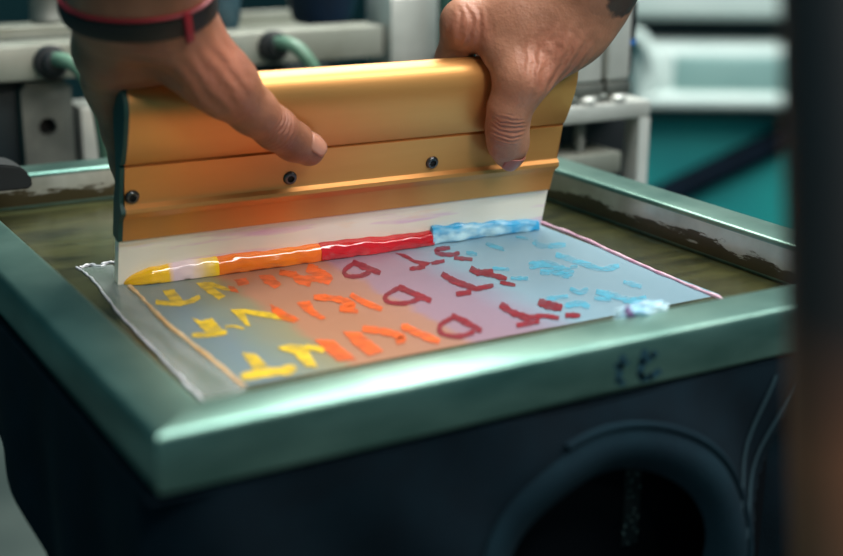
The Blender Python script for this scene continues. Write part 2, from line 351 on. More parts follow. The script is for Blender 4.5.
poly(Z2, R_c, [(485, 118), (530, 124), (565, 146), (640, 160), (610, 178), (560, 158)]); stroke(Z2, R_c, [(548, 186), (612, 178)], 13); stroke(Z2, R_c, [(640, 163), (694, 152)], 12)
stroke(Z2, R_c, [(715, 97), (665, 104), (672, 122), (725, 126), (758, 118)], 14); stroke(Z2, R_c, [(735, 140), (812, 146)], 13)
stroke(Z3, C_c, [(112, 160), (156, 168)], 12); stroke(Z3, C_c, [(195, 122), (272, 148)], 12); stroke(Z3, C_c, [(395, 112), (430, 132), (530, 127)], 16); stroke(Z3, C_c, [(320, 92), (372, 104)], 8)
poly(Z1, Y_, [(256, 222), (300, 238), (346, 224), (386, 270), (352, 300), (318, 282)]); stroke(Z1, Y_, [(263, 297), (335, 295), (408, 284)], 14); stroke(Z1, Y_, [(402, 262), (440, 260), (480, 271)], 7)
poly(Z1, Y_, [(424, 190), (480, 187), (560, 198), (640, 212), (700, 240), (610, 230), (482, 206), (512, 262), (486, 255), (448, 215)])
poly(Z1, O_, [(590, 165), (640, 190), (716, 232), (690, 245), (640, 232), (600, 200)]); poly(Z1, O_, [(700, 160), (760, 152), (776, 190), (826, 225), (800, 232), (740, 200)])
stroke(Z2, O_, [(145, 306), (230, 312), (300, 336), (292, 356), (250, 352)], 20); stroke(Z2, O_, [(300, 296), (350, 325), (430, 358)], 18); stroke(Z2, O_, [(255, 358), (330, 366)], 14)
stroke(Z2, R_c, [(500, 262), (540, 280), (638, 322)], 18); stroke(Z2, R_c, [(498, 268), (446, 300), (456, 326), (520, 332), (590, 314)], 13)
stroke(Z3, R_c, [(10, 250), (60, 280), (155, 314)], 19); stroke(Z3, R_c, [(70, 335), (132, 327)], 15); stroke(Z3, R_c, [(148, 315), (226, 298)], 14)
stroke(Z3, R_c, [(130, 228), (165, 244), (225, 240)], 20); stroke(Z3, R_c, [(180, 246), (230, 258), (282, 270)], 15); stroke(Z3, R_c, [(255, 286), (318, 298)], 12)
stroke(Z3, C_c, [(222, 226), (292, 232)], 10); stroke(Z3, C_c, [(300, 268), (372, 270)], 12); stroke(Z3, C_c, [(378, 216), (440, 208), (500, 226), (562, 252)], 24); stroke(Z3, C_c, [(424, 242), (500, 246), (545, 262)], 18)
stroke(Z3, C_c, [(490, 170), (600, 205), (680, 230), (755, 216)], 17); stroke(Z3, C_c, [(550, 222), (580, 218)], 10)
poly(Z1, Y_, [(470, 372), (530, 378), (582, 430), (522, 446)]); stroke(Z1, Y_, [(474, 474), (560, 458), (640, 450), (700, 438)], 26)
poly(Z1, Y_, [(620, 350), (680, 336), (742, 346), (792, 436), (742, 430), (690, 376), (640, 362)]); stroke(Z1, Y_, [(742, 350), (790, 356), (820, 364)], 16)
poly(Z0, O_, [(314, 340), (333, 341), (357, 360), (338, 362)]); poly(Z0, O_, [(343, 332), (360, 333), (384, 352), (369, 356), (352, 344)]); stroke(Z2, O_, [(350, 440), (440, 452), (515, 476), (490, 498)], 21); stroke(Z2, O_, [(515, 430), (590, 462), (672, 496)], 22)
stroke(Z2, R_c, [(724, 386), (770, 406), (850, 450)], 19); stroke(Z2, R_c, [(730, 392), (676, 424), (684, 460), (756, 472), (820, 452)], 14)
stroke(Z3, R_c, [(256, 380), (310, 415), (382, 440)], 20); stroke(Z3, R_c, [(325, 468), (420, 450)], 15); stroke(Z3, R_c, [(380, 434), (440, 428), (502, 438)], 14)
stroke(Z3, R_c, [(418, 368), (455, 382), (516, 394)], 24); stroke(Z3, R_c, [(530, 426), (592, 426)], 14)
stroke(Z3, C_c, [(450, 356), (540, 346)], 13); stroke(Z3, C_c, [(550, 314), (590, 330), (625, 314)], 15); stroke(Z3, C_c, [(530, 386), (590, 376), (630, 392)], 18)
stroke(Z3, C_c, [(660, 326), (740, 345), (800, 364), (870, 352)], 19); stroke(Z3, C_c, [(652, 352), (722, 362)], 13); stroke(Z3, C_c, [(775, 286), (850, 306)], 15)
mesh_o = obj('stencil_mesh', bm, [EMUL, FILM, LT_Y, LT_O, LT_R, LT_C], screen, smooth=False)
bm_ = None
# clear tape strip on the left, its rough white edge, and the dried ridges along both print borders
def strip(px_l, px_r, z):
    bm = bmesh.new(); L_ = []; R_ = []
    A = cat_rom([(p[0], p[1], 0) for p in px_l], 6); B = cat_rom([(p[0], p[1], 0) for p in px_r], 6)
    rows = []
    for i in range(len(A)):
        row = []
        for k in range(5):
            q = A[i].lerp(B[i], k/4); w = at(q.x, q.y, 2, ZM); row.append(bm.verts.new((w[0], w[1], z+.0012*abs(noise.noise(Vector((w[0]*90, w[1]*60, 3)))))))
        rows.append(row)
    for i in range(len(rows)-1):
        for k in range(4): bm.faces.new((rows[i][k], rows[i+1][k], rows[i+1][k+1], rows[i][k+1]))
    return bm
tl = [(80, 270), (96, 284), (118, 312), (150, 345), (178, 376), (212, 408)]
tr = [(112, 266), (130, 287), (148, 308), (168, 328), (206, 357), (248, 390)]
tp = obj('clear_tape', strip(tl, tr, ZM+.0006), TAPE, screen)
def ridge(name, pxs, rad, material, z=ZM+.0004, wav=.0004):
    bm = bmesh.new(); pts = []; rr = []
    for i, q in enumerate(cat_rom([(p[0], p[1], 0) for p in pxs], 10)):
        w = at(q.x, q.y, 2, ZM); n = noise.noise(Vector((i*.35, rad*9000, 1)))
        pts.append((w[0]+wav*n, w[1], z)); rr.append(rad*(1+.45*noise.noise(Vector((i*.5, 4, rad*5000)))))
    tube(bm, pts, rr, 8)
    return obj(name, bm, material, screen)
ridge('tan_ink_ridge', [(130, 288), (146, 304), (165, 324), (200, 352), (244, 388)], .0013, CORD)
ridge('pink_ink_ridge', [(541, 223), (580, 238), (628, 260), (672, 279), (722, 300)], .0011, PINK, wav=.0006)
ridge('tape_edge', [(76, 268), (84, 273), (97, 285), (118, 313), (150, 347), (180, 378), (210, 408)], .0007, TAPE_E, wav=.0008)
ridge('tape_edge', [(80, 269), (90, 266), (101, 268), (106, 264), (118, 263)], .0011, TAPE_E, wav=.0012)

# ------------------------------------------------------------------ squeegee
sq = thing('squeegee', 'gold anodised squeegee with cream rubber blade standing on the mesh', 'squeegee', tuple(SQ_O), SQ_RZ)
bm = bmesh.new()
bp = [(0, 0), (.0305, 0), (.0305, -.0062), (0.001, -.0062)]
extrude_profile(bm, [loc(v, w) for v, w in bp], 0, SQ_L, 40)
obj('blade', bm, BLADE, sq)
prof = [(.0262, -.0064), (.0262, .0016), (.0268, .0022), (.0380, .0026), (.0402, .0036), (.0424, .0056), (.0442, .0065), (.0460, .0058), (.0474, .0036), (.0490, .0028), (.0672, .0026),
        (.0678, .0010), (.0686, .0010), (.0692, .0030), (.072, .0042), (.080, .0060), (.090, .0074), (.098, .0074), (.1035, .0060), (.1075, .0030), (.1095, -.0005), (.1098, -.0035),
        (.1090, -.0068), (.106, -.0090), (.100, -.0102), (.092, -.0104), (.084, -.0092), (.076, -.0066), (.070, -.0046), (.064, -.0040), (.056, -.0046), (.046, -.0064)]
bm = bmesh.new(); extrude_profile(bm, [loc(v, w) for v, w in prof], .001, SQ_L-.0005, 1)
bmesh.ops.triangulate(bm, faces=[f for f in bm.faces if len(f.verts) > 4])
obj('handle', bm, GOLD, sq, angle=28)
bm = bmesh.new()
cprof = [(v, w*1.02) for v, w in prof]
extrude_profile(bm, [loc(v, w) for v, w in cprof], -.0012, .0012, 1)
bmesh.ops.triangulate(bm, faces=[f for f in bm.faces if len(f.verts) > 4])
obj('end_cap', bm, CAPM, sq)
for px, py in ((132, 197), (290, 178), (432, 162.5)):
    P = at_w(px, py, .003); lx = float((P-SQ_O)@EX); v = float((P-SQ_O)@EV)
    y, z = loc(.0600, .0024)
    ax = Vector((0, -CL, -SL)); bm = bmesh.new()
    lathe(bm, [(.0037, -.001), (.0037, .0008), (.0034, .0016), (.0026, .0021), (.0020, .0021), (.0018, .0008)], (lx, *loc(v, .0024)), ax, 24)
    s = obj('screw', bm, STEEL_DK, sq)
    bm = bmesh.new(); lathe(bm, [(.0018, .0006), (.0018, .0010), (.0001, .0011)], (lx, *loc(v, .0024)), ax, 6); obj('hex_socket', bm, HOLE, s)

# ------------------------------------------------------------------ ink beads lying against the blade
def bead(name, x0, x1, h0, h1, d0, d1, material, label, seed, taper0=False, taper1=False, lump=.12):
    bm = bmesh.new(); n = int((x1-x0)/.0012); k = 16; rings = []
    for i in range(n+1):
        t = i/n; x = x0+(x1-x0)*t
        e = 1.
        if taper0: e *= min(1, (t/.28))**.6*.85+.15
        e *= min(1, .97+t*n/40)*min(1, .97+(1-t)*n/40) if not taper0 else min(1, .97+(1-t)*n/40)
        nh = 1+lump*noise.noise(Vector((x*70, seed, 0))); nd = 1+lump*1.3*noise.noise(Vector((x*110, seed, 5)))
        hh = (h0+(h1-h0)*t)*e*nh; dd = (d0+(d1-d0)*t)*e*nd
        ring = []
        for j in range(k+1):
            a = math.pi/2*j/k                                   # from blade (top) to mesh (front)
            w = dd*math.sin(a)**.8*(1+lump*.7*noise.noise(Vector((x*160, a*2.4, seed))))
            v = hh*math.cos(a)**.75*(1+lump*.5*noise.noise(Vector((x*130, a*2, seed+9))))
            y, z = loc(v, w+.0001); z = max(z, .0001); ring.append(bm.verts.new((x-x0, y, z)))
        y, z = loc(.0002, .00005); ring.append(bm.verts.new((x-x0, y, max(z, .0001))))
        rings.append(ring)
    kk = len(rings[0])
    for i in range(n):
        for j in range(kk): bm.faces.new((rings[i][j], rings[i][(j+1) % kk], rings[i+1][(j+1) % kk], rings[i+1][j]))
    bm.faces.new(rings[0][::-1]); bm.faces.new(rings[-1])
    o = obj(name, bm, material, None, angle=75)
    o.location = tuple(SQ_O+EX*x0); o.rotation_euler = (0, 0, SQ_RZ)
    return tag(o, label, 'ink', 'ink along the blade')
def lx(px, py): return float((at_w(px, py, 0)-SQ_O)@EX)
xa, xb, xc, xd = lx(213, 275), lx(317, 255), lx(428, 242), lx(536, 228)
bead('ink_bead', .003, xa+.001, .0085, .0100, .0055, .0060, INK_Y, 'bead of yellow ink with a pale lilac streak at left of blade', 1, taper0=True)
bead('ink_bead', xa, xb+.001, .0098, .0092, .0066, .0062, INK_O, 'glossy orange ink bead between yellow and red along the blade', 2)
bead('ink_bead', xb, xc+.001, .0100, .0080, .0068, .0060, INK_R, 'glossy red ink bead at the middle of the cream blade', 3)
bead('ink_bead', xc, xd, .0112, .0070, .0045, .0040, INK_C, 'light blue ink with white swirls at right end of blade', 4, lump=.3)
# pale blue lump by the front rail
g = thing('ink_smear', 'lump of pale blue ink with violet tip at inner edge of front rail', 'ink', (float(at(648, 314, 1, .0255)[0]), .0250, -.0006))
bm = bmesh.new(); bmesh.ops.create_icosphere(bm, subdivisions=5, radius=1)
for v in bm.verts:
    c = v.co.copy(); k = 1+.35*noise.noise(c*2.1)+.15*noise.noise(c*5)
    v.co = Vector((c.x*.013*k*(1-.25*c.x), c.y*.0035*k, .001+c.z*.0040*k*(1-.4*c.x)))
obj('pale_ink', bm, INK_PALE, g)
bm = bmesh.new(); bmesh.ops.create_icosphere(bm, subdivisions=4, radius=1)
for v in bm.verts:
    c = v.co.copy(); k = 1+.3*noise.noise(c*2.5); v.co = Vector((-.0115+c.x*.0032*k, c.y*.003*k, .001+c.z*.0035*k))
obj('violet_ink', bm, INK_VIOLET, g)

# ------------------------------------------------------------------ hands (smooth union of tapered capsules, meshed by surface nets)
def surface_nets(F, org, h):
    nx, ny, nz = F.shape; S = F < 0
    cnt = np.zeros((nx-1, ny-1, nz-1), np.float32); acc = np.zeros((nx-1, ny-1, nz-1, 3), np.float32)
    corners = [(i, j, k) for i in (0, 1) for j in (0, 1) for k in (0, 1)]
    def sl(c): return tuple(slice(o, o+n-1) for o, n in zip(c, (nx, ny, nz)))
    for a in corners:
        for ax in range(3):
            if a[ax] == 0:
                b = list(a); b[ax] = 1; b = tuple(b)
                fa, fb = F[sl(a)], F[sl(b)]; mk = (fa < 0) != (fb < 0)
                t = np.where(mk, fa/np.where(mk, fa-fb, 1), 0)
                cnt += mk
                for d in range(3): acc[..., d] += np.where(mk, a[d]+(t if d == ax else 0), 0)
    act = cnt > 0; idx = -np.ones(act.shape, np.int64); idx[act] = np.arange(act.sum())
    V = (acc[act]/cnt[act][:, None]+np.argwhere(act))*h+org
    Q = []
    for ax in range(3):
        b0 = [slice(0, n) for n in (nx, ny, nz)]; b1 = list(b0); b0[ax] = slice(0, F.shape[ax]-1); b1[ax] = slice(1, F.shape[ax])
        mk = S[tuple(b0)] != S[tuple(b1)]
        u, w = [(1, 2), (2, 0), (0, 1)][ax]
        E_ = np.argwhere(mk); E_ = E_[(E_[:, u] > 0) & (E_[:, w] > 0) & (E_[:, u] < F.shape[u]-1) & (E_[:, w] < F.shape[w]-1)]
        def ix(du, dw):
            q = E_.copy(); q[:, u] += du; q[:, w] += dw; return idx[q[:, 0], q[:, 1], q[:, 2]]
        q = np.stack([ix(-1, -1), ix(0, -1), ix(0, 0), ix(-1, 0)], 1)
        flip = ~S[tuple(b0)][mk][(np.argwhere(mk)[:, u] > 0) & (np.argwhere(mk)[:, w] > 0) & (np.argwhere(mk)[:, u] < F.shape[u]-1) & (np.argwhere(mk)[:, w] < F.shape[w]-1)]
        q[flip] = q[flip][:, ::-1]; Q.append(q)
    return V, np.concatenate(Q)
def smin(a, b, k):
    h = np.clip(.5+.5*(b-a)/k, 0, 1); return b+(a-b)*h-k*h*(1-h)
def build_hand(name, palm, fingers, parent, material, h=.0011, kp=.011, kf=.005, kj=.008, dents=()):
    allp = [c for c in palm]+[c for f in fingers for c in f]
    P = np.array([c[0] for c in allp]+[c[1] for c in allp]); Rr = max(max(c[2], c[3]) for c in allp)+.006
    lo, hi = P.min(0)-Rr, P.max(0)+Rr; n = np.ceil((hi-lo)/h).astype(int)+1
    big = np.float32(.04)
    def blk(p0, p1, pad):
        a_ = np.clip(np.floor((np.minimum(p0, p1)-pad-lo)/h).astype(int), 0, n); b_ = np.clip(np.ceil((np.maximum(p0, p1)+pad-lo)/h).astype(int)+1, 0, n)
        G = np.stack(np.meshgrid(*[(lo[i]+h*np.arange(a_[i], b_[i])).astype(np.float32) for i in range(3)], indexing='ij'), -1)
        return tuple(slice(a_[i], b_[i]) for i in range(3)), G
    def add(d, c, k):
        a, b, r0, r1 = np.array(c[0], np.float32), np.array(c[1], np.float32), c[2], c[3]
        s_, G = blk(a, b, max(r0, r1)+.022)
        ab = b-a; t = np.clip(((G-a)@ab)/max(float(ab@ab), 1e-9), 0, 1)
        x = np.sqrt(((G-a-t[..., None]*ab)**2).sum(-1))-(r0+(r1-r0)*t)
        d[s_] = smin(d[s_], x, k)
    d = np.full(n, big, np.float32)
    for c in palm: add(d, c, kp)
    df = np.full(n, big, np.float32)
    for f in fingers:
        e = np.full(n, big, np.float32)
        for c in f: add(e, c, kf)
        df = smin(df, e, .0012)
    d = smin(d, df, kj)
    for p, r, k in dents:
        p = np.array(p, np.float32); s_, G = blk(p, p, r+.02)
        d[s_] = -smin(-d[s_], np.sqrt(((G-p)**2).sum(-1))-r, k)
    V, Q = surface_nets(d.astype(np.float32), lo, h)
    me = bpy.data.meshes.new(name); me.from_pydata(V.tolist(), [], Q.tolist()); me.update()
    bm = bmesh.new(); bm.from_mesh(me)
    for _ in range(2): bmesh.ops.smooth_vert(bm, verts=bm.verts, factor=.5, use_axis_x=True, use_axis_y=True, use_axis_z=True)
    bpy.data.meshes.remove(me)
    return obj(name, bm, material, parent, angle=180)
def chain(pts, rs): return [(pts[i], pts[i+1], rs[i], rs[i+1]) for i in range(len(pts)-1)]
def nail(parent, p, along, out, ln, wd, material=None):
    a = Vector(along).normalized(); o = (Vector(out)-a*Vector(out).dot(a)).normalized(); s = a.cross(o)
    bm = bmesh.new(); n, k = 10, 10; g = []
    for i in range(n+1):
        row = []
        for j in range(k+1):
            u = -1+2*i/n; v = -1+2*j/k
            uu = u*math.sqrt(max(0, 1-.35*v*v)); 
            row.append(bm.verts.new(Vector(p)+a*uu*ln/2+s*v*wd/2*(1-.12*u*u)-o*(v*v*wd*.20+.12*ln*max(0, u)**2*.3)))
        g.append(row)
    for i in range(n):
        for j in range(k): bm.faces.new((g[i][j], g[i+1][j], g[i+1][j+1], g[i][j+1]))
    ob = obj('thumbnail', bm, material or NAIL, parent, angle=180)
    md = ob.modifiers.new('s', 'SOLIDIFY'); md.thickness = .0006; md.offset = 0
    return ob
person = thing('person', 'person leaning in, both hands gripping the gold squeegee, black wristband on left wrist', 'person', tuple(at_w(330, 60, 0)))
PO = np.array(person.location)
def w_(px, py, w): return at_w(px, py, w)-PO
# left hand
Lw, Lfa = w_(130, 0, .020), None
fdir = np.array([-.02, -.62, .78]); fdir /= np.linalg.norm(fdir)
Lr, Lu = w_(158, -2, .022), w_(110, 0, .012)
palm = [(Lr, Lr+fdir*.21, .0195, .024), (Lu, Lu+fdir*.21, .0185, .024),
        (Lr, w_(178, 50, .020), .019, .0185), (w_(165, 30, .016), w_(226, 84, .021), .0195, .0145),
        (Lr, w_(205, 62, -.006), .017, .0125),
        (Lu, w_(110, 50, -.006), .0175, .015), (w_(110, 50, -.006), w_(110, 82, -.022), .0150, .0115),
        (Lw, w_(140, 45, -.008), .018, .015), (w_(140, 45, -.008), w_(140, 76, -.024), .015, .0115), (w_(165, 40, -.006), w_(175, 72, -.025), .015, .012)]
thumb = chain([w_(218, 80, .021), w_(252, 110, .0185), w_(276, 129, .0160), w_(293, 141, .0125), w_(309, 150, .0110)], [.0148, .0112, .0100, .0092, .0082])
Lfing = [thumb]
for pts, rs in (([(106, 80, -.020), (121, 132, -.0222), (127, 160, -.0192), (130, 184, -.0150)], [.0105, .0088, .0080, .0070]),
                ([(140, 76, -.024), (152, 135, -.0285), (158, 170, -.0280), (160, 200, -.0225)], [.0112, .0095, .0085, .0078]),
                ([(172, 72, -.025), (184, 132, -.0290), (190, 168, -.0285), (194, 202, -.0225)], [.0115, .0098, .0088, .0080]),
                ([(204, 68, -.022), (218, 122, -.0285), (226, 156, -.0285), (232, 186, -.0240)], [.0112, .0095, .0086, .0078])):
    Lfing.append(chain([w_(p[0], p[1], p[2]+(.004 if p[0] > 135 and p[2] < -.0225 else 0)) for p in pts], rs))
SK_L = skin_mat('skin_left_shaded', (126, 80, 60), (154, 102, 78), [(w_(278, 128, .022), EX*.8-EV*.5, .013, 2600, .5), (w_(205, 75, .03), EX*.8+EV*.6, .03, 900, .5), (w_(150, 35, .03), EV, .02, 1200, .5)])  # darker than the right hand's skin: the left hand's shade is in this colour
lh = build_hand('left_hand', palm, Lfing, person, SK_L, dents=[(w_(150, 96, .03), .013, .010)])
lh['label'] = 'hand with thumb stretched along the handle front'
a = w_(309, 150, .011)-w_(280, 131, .015)
nail(lh, w_(308, 149, .0110)+.0100*np.array(EV*.62+EX*.30+EN*.72), a, EV*.62+EX*.30+EN*.72, .0125, .0105)
# wristband of the left wrist
from mathutils.bvhtree import BVHTree
lh_bvh = BVHTree.FromPolygons([v.co for v in lh.data.vertices], [tuple(p.vertices) for p in lh.data.polygons])
nb = Vector(UPV*.74-FWD*.67).normalized(); c0 = Vector(w_(134, 3, .017)); sx = Vector(RGT); sx = (sx-nb*sx.dot(nb)).normalized(); sy = nb.cross(sx)
def band_ring(cen, hw, th, n=72):
    bm = bmesh.new(); R = []
    for i in range(n):
        t = 2*math.pi*i/n; dr = sx*math.cos(t)+sy*math.sin(t); row = []; rr = []
        for p in (-hw, 0, hw):
            hit = lh_bvh.ray_cast(cen+nb*p+dr*.06, -dr)[0]; rr.append((hit-cen-nb*p).length if hit else .024)
        for p, q in ((-hw, rr[0]-.001), (-hw, rr[0]+th), (0, rr[1]+th+.0004), (hw, rr[2]+th), (hw, rr[2]-.001)): row.append(bm.verts.new(cen+nb*p+dr*q))
        R.append(row)
    for i in range(n):
        for k in range(5): bm.faces.new((R[i][k], R[(i+1) % n][k], R[(i+1) % n][(k+1) % 5], R[i][(k+1) % 5]))
    for _ in range(3): bmesh.ops.smooth_vert(bm, verts=bm.verts, factor=.25, use_axis_x=True, use_axis_y=True, use_axis_z=True)
    return bm
wb = obj('wristband', band_ring(c0, .0058, .0022), BAND, lh, angle=50); wb['label'] = 'black wristband with red edge'
obj('red_edge', band_ring(c0+nb*.0064, .0007, .0022), RED, wb, angle=50)
bm = bmesh.new(); box(bm, -.0022, .0022, -.0075, .0075, 0, .0022, .0008)
hp = lh_bvh.ray_cast(c0+(sx*.80-sy*.60)*.06, -(sx*.80-sy*.60))[0]
mt_ = Matrix((sx, nb, (sx*.8-sy*.6).normalized())).transposed().to_4x4(); mt_.col[0] = Vector(tuple(nb.cross((sx*.8-sy*.6).normalized()))+(0,)); mt_.translation = hp+(sx*.8-sy*.6)*.0012
bmesh.ops.transform(bm, matrix=mt_, verts=bm.verts); obj('red_tab', bm, RED, wb)
# right hand
Rw = w_(600, -32, .016)
rdir = np.array([.62, -.45, .62]); rdir /= np.linalg.norm(rdir)
palm = [(Rw, Rw+rdir*.20, .0215, .029), (w_(590, -42, -.004), w_(590, -42, -.004)+rdir*.20, .020, .028),
        (w_(586, -2, .014), w_(568, 28, .014), .0210, .0180), (Rw, w_(580, -4, .008), .0205, .020), (w_(575, 28, .014), w_(524, 78, .019), .0185, .0130),
        (w_(590, -4, .008), w_(520, 20, .000), .020, .0165), (w_(560, 5, .004), w_(466, 22, -.012), .0175, .0118),
        (w_(530, 15, .0), w_(505, 50, .006), .016, .0125),
        (w_(590, -16, -.012), w_(500, 14, -.028), .018, .012), (w_(598, -12, -.02), w_(540, 20, -.032), .018, .012), (w_(600, -8, -.02), w_(572, 30, -.032), .017, .011)]
thumb = chain([w_(522, 80, .0195), w_(510, 108, .0190), w_(507, 128, .0180), w_(508, 142, .0155), w_(509, 152, .0135)], [.0132, .0112, .0109, .0106, .0092])
Rf = [thumb]
for pts, rs in (([(464, 24, -.014), (453, 60, -.0262), (455, 98, -.0275), (460, 126, -.0235)], [.0116, .0092, .0085, .0076]),
                ([(500, 14, -.028), (492, 70, -.0285), (494, 108, -.0285), (498, 140, -.0230)], [.0112, .0095, .0086, .0078]),
                ([(538, 20, -.032), (528, 72, -.0285), (528, 106, -.0280), (530, 134, -.0225)], [.0108, .0092, .0084, .0076]),
                ([(570, 30, -.032), (556, 76, -.0275), (552, 100, -.0265), (550, 120, -.0225)], [.0100, .0084, .0076, .0068])):
    Rf.append(chain([w_(p[0], p[1], p[2]+(.005 if p[1] > 40 and p[2] < -.0225 else 0)) for p in pts], rs))
SK_R = skin_mat('skin_right', (146, 98, 76), (178, 124, 98), [(w_(507, 130, .028), EV, .012, 2400, .55), (w_(556, 62, .03), EX*.9-EV*.35, .026, 1000, .7), (w_(470, 30, 0), EX, .016, 1500, .5)],
                tattoo=(w_(626, -6, .036), .0135))
rh = build_hand('right_hand', palm, Rf, person, SK_R)
rh['label'] = 'hand with thumb pressed down the handle front and tattooed forearm'
nail(rh, w_(508, 149, .0142)+.0112*np.array(EN*.86-EV*.5), -EV*.86-EN*.5, EN*.86-EV*.5, .0110, .0125, mat('nail_dark', (150, 88, 80), (170, 104, 94), rough=.3, scale=60))

# ------------------------------------------------------------------ black t-shirt pulled over the pallet under the screen
pallet = bmesh.new(); box(pallet, .03, W_-.03, .03, D_-.02, -H_-.020, -H_-.0032, .003)
tag(obj('print_pallet', pallet, MACH_DK, None, origin=(W_/2, .2, -H_-.0032)), 'dark flat print pallet inside the black shirt under the frame', 'pallet')
arm = bmesh.new(); box(arm, W_/2-.04, W_/2+.04, .10, .50, -H_-.060, -H_-.0205, .004); box(arm, W_/2-.03, W_/2+.03, .44, .50, -.948, -H_-.061, .004)
tag(obj('pallet_arm', arm, MACH_DK, None, origin=(W_/2, .47, -.948)), 'dark steel arm and column carrying the print pallet', 'machine arm')
shirt = thing('t_shirt', 'black cotton t-shirt draped under the screen, neck opening hanging at front', 't-shirt', (W_/2, .01, -H_-.003))
SO = Vector(shirt.location)
NC, NRX, NRZ = (.1860, -.0970), .0540, .0470                # neck opening centre (x, z) and half sizes
def front_y(x, z):
    d = max(0, -H_-z); y = .0005-.10*d-.002*math.sin(x*60+d*22)*min(1, d*25)-.0035*math.sin((x-.5*d)*95)*min(1, d*14)
    e = math.hypot((x-NC[0])/NRX, (z-NC[1])/NRZ)
    y -= .007*math.exp(-((e-1.25)/.35)**2)
    ex_ = .297+(z+.03)*.42
    if x > ex_: y += .045*min(1, (x-ex_)/.014)
    return y
bm = bmesh.new()
nx, nz = 150, 60; g = []
x0, x1, zt, zb = -.003, W_-.004, -H_-.001, -.26
for j in range(nz+1):
    z = zt+(zb-zt)*(j/nz)
    row = []
    for i in range(nx+1):
        x = x0+(x1-x0)*i/nx
        y = front_y(x, z)
        if i < 12: y += .012*(1-i/12)**2; x -= .05*(zt-z)*(1-i/12)
        row.append(bm.verts.new(Vector((x, y, z))-SO))
    g.append(row)
for j in range(nz):
    for i in range(nx):
        c = (g[j][i].co+g[j+1][i+1].co)/2+SO
        if math.hypot((c.x-NC[0])/NRX, (c.z-NC[1])/NRZ) < 1.0: continue
        bm.faces.new((g[j][i], g[j+1][i], g[j+1][i+1], g[j][i+1]))
bmesh.ops.delete(bm, geom=[v for v in bm.verts if not v.link_faces], context='VERTS')
# left side curtain, its hem rising to the back
def hem(y): return float(np.interp(y, [0, .05, .09, .12, .142, .17, .21, .30, .45], [-.26, -.24, -.19, -.14, -.110, -.099, -.088, -.075, -.06]))
ys = [.008+(D_-.03)*i/80 for i in range(81)]; g2 = []
for k, y in enumerate(ys):
    col = []
    for j in range(25):
        z = zt+(hem(y)-zt)*j/24; d = zt-z
        k0 = min(1, (y-.008)/.03); yy = y if k0 >= 1 else y+(front_y(-.003, z)+.012-.008)*(1-k0)
        col.append(bm.verts.new(Vector((-.003-.05*d-.003*k0*math.sin(y*70+d*20)*min(1, d*20), yy, z))-SO))
    g2.append(col)
for k in range(80):
    for j in range(24): bm.faces.new((g2[k][j], g2[k][j+1], g2[k+1][j+1], g2[k+1][j]))
# top sheet over the pallet
a = [bm.verts.new(Vector(p)-SO) for p in ((-.003, 0, zt-.0005), (W_-.004, 0, zt-.0005), (W_-.004, D_-.02, zt-.0005), (-.003, D_-.02, zt-.0005))]; bm.faces.new(a)
obj('shirt_body', bm, CLOTH, shirt, angle=180)
# collar band, its seams, the inside back and its printed label
bm = bmesh.new(); n = 72; R = []
for i in range(n):
    t = 2*math.pi*i/n; row = []
    for k in range(7):
        e = .94+.38*k/6; x = NC[0]+NRX*e*math.cos(t); z = NC[1]+NRZ*e*math.sin(t)
        row.append(bm.verts.new(Vector((x, front_y(x, z)-.0015-.0025*math.sin(math.pi*k/6), z))-SO))
    R.append(row)
for i in range(n):
    for k in range(6): bm.faces.new((R[i][k], R[(i+1) % n][k], R[(i+1) % n][k+1], R[i][k+1]))
co = obj('collar', bm, CLOTH_RIB, shirt, angle=180)
bm = bmesh.new()
ring = [Vector((NC[0]+NRX*1.36*math.cos(t), front_y(NC[0]+NRX*1.36*math.cos(t), NC[1]+NRZ*1.36*math.sin(t))-.0012, NC[1]+NRZ*1.36*math.sin(t)))-SO for t in [math.pi*(-.20+.80*i/80) for i in range(81)]]
tube(bm, ring, .0016, 8); obj('collar_seam', bm, CLOTH_RIB, co)
for off in (0, .014):
    bm = bmesh.new(); pts = []
    for i in range(30):
        t = i/29; z = -.030-.12*t; x = .281+(z+.03)*.44+off*(1-.75*t)-.012*math.sin(min(1, t)*3.1)*.3; pts.append(Vector((x, front_y(x, z)-.0012, z))-SO)
    tube(bm, pts, .0007, 8); obj('shoulder_seam', bm, SEAMM, shirt)
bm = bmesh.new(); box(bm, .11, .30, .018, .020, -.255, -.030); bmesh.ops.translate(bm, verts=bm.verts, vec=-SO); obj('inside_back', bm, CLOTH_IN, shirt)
bm = bmesh.new(); box(bm, .2150, .2240, .0172, .0178, -.105, -.055); bmesh.ops.translate(bm, verts=bm.verts, vec=-SO); obj('neck_label', bm, LABELM, shirt)

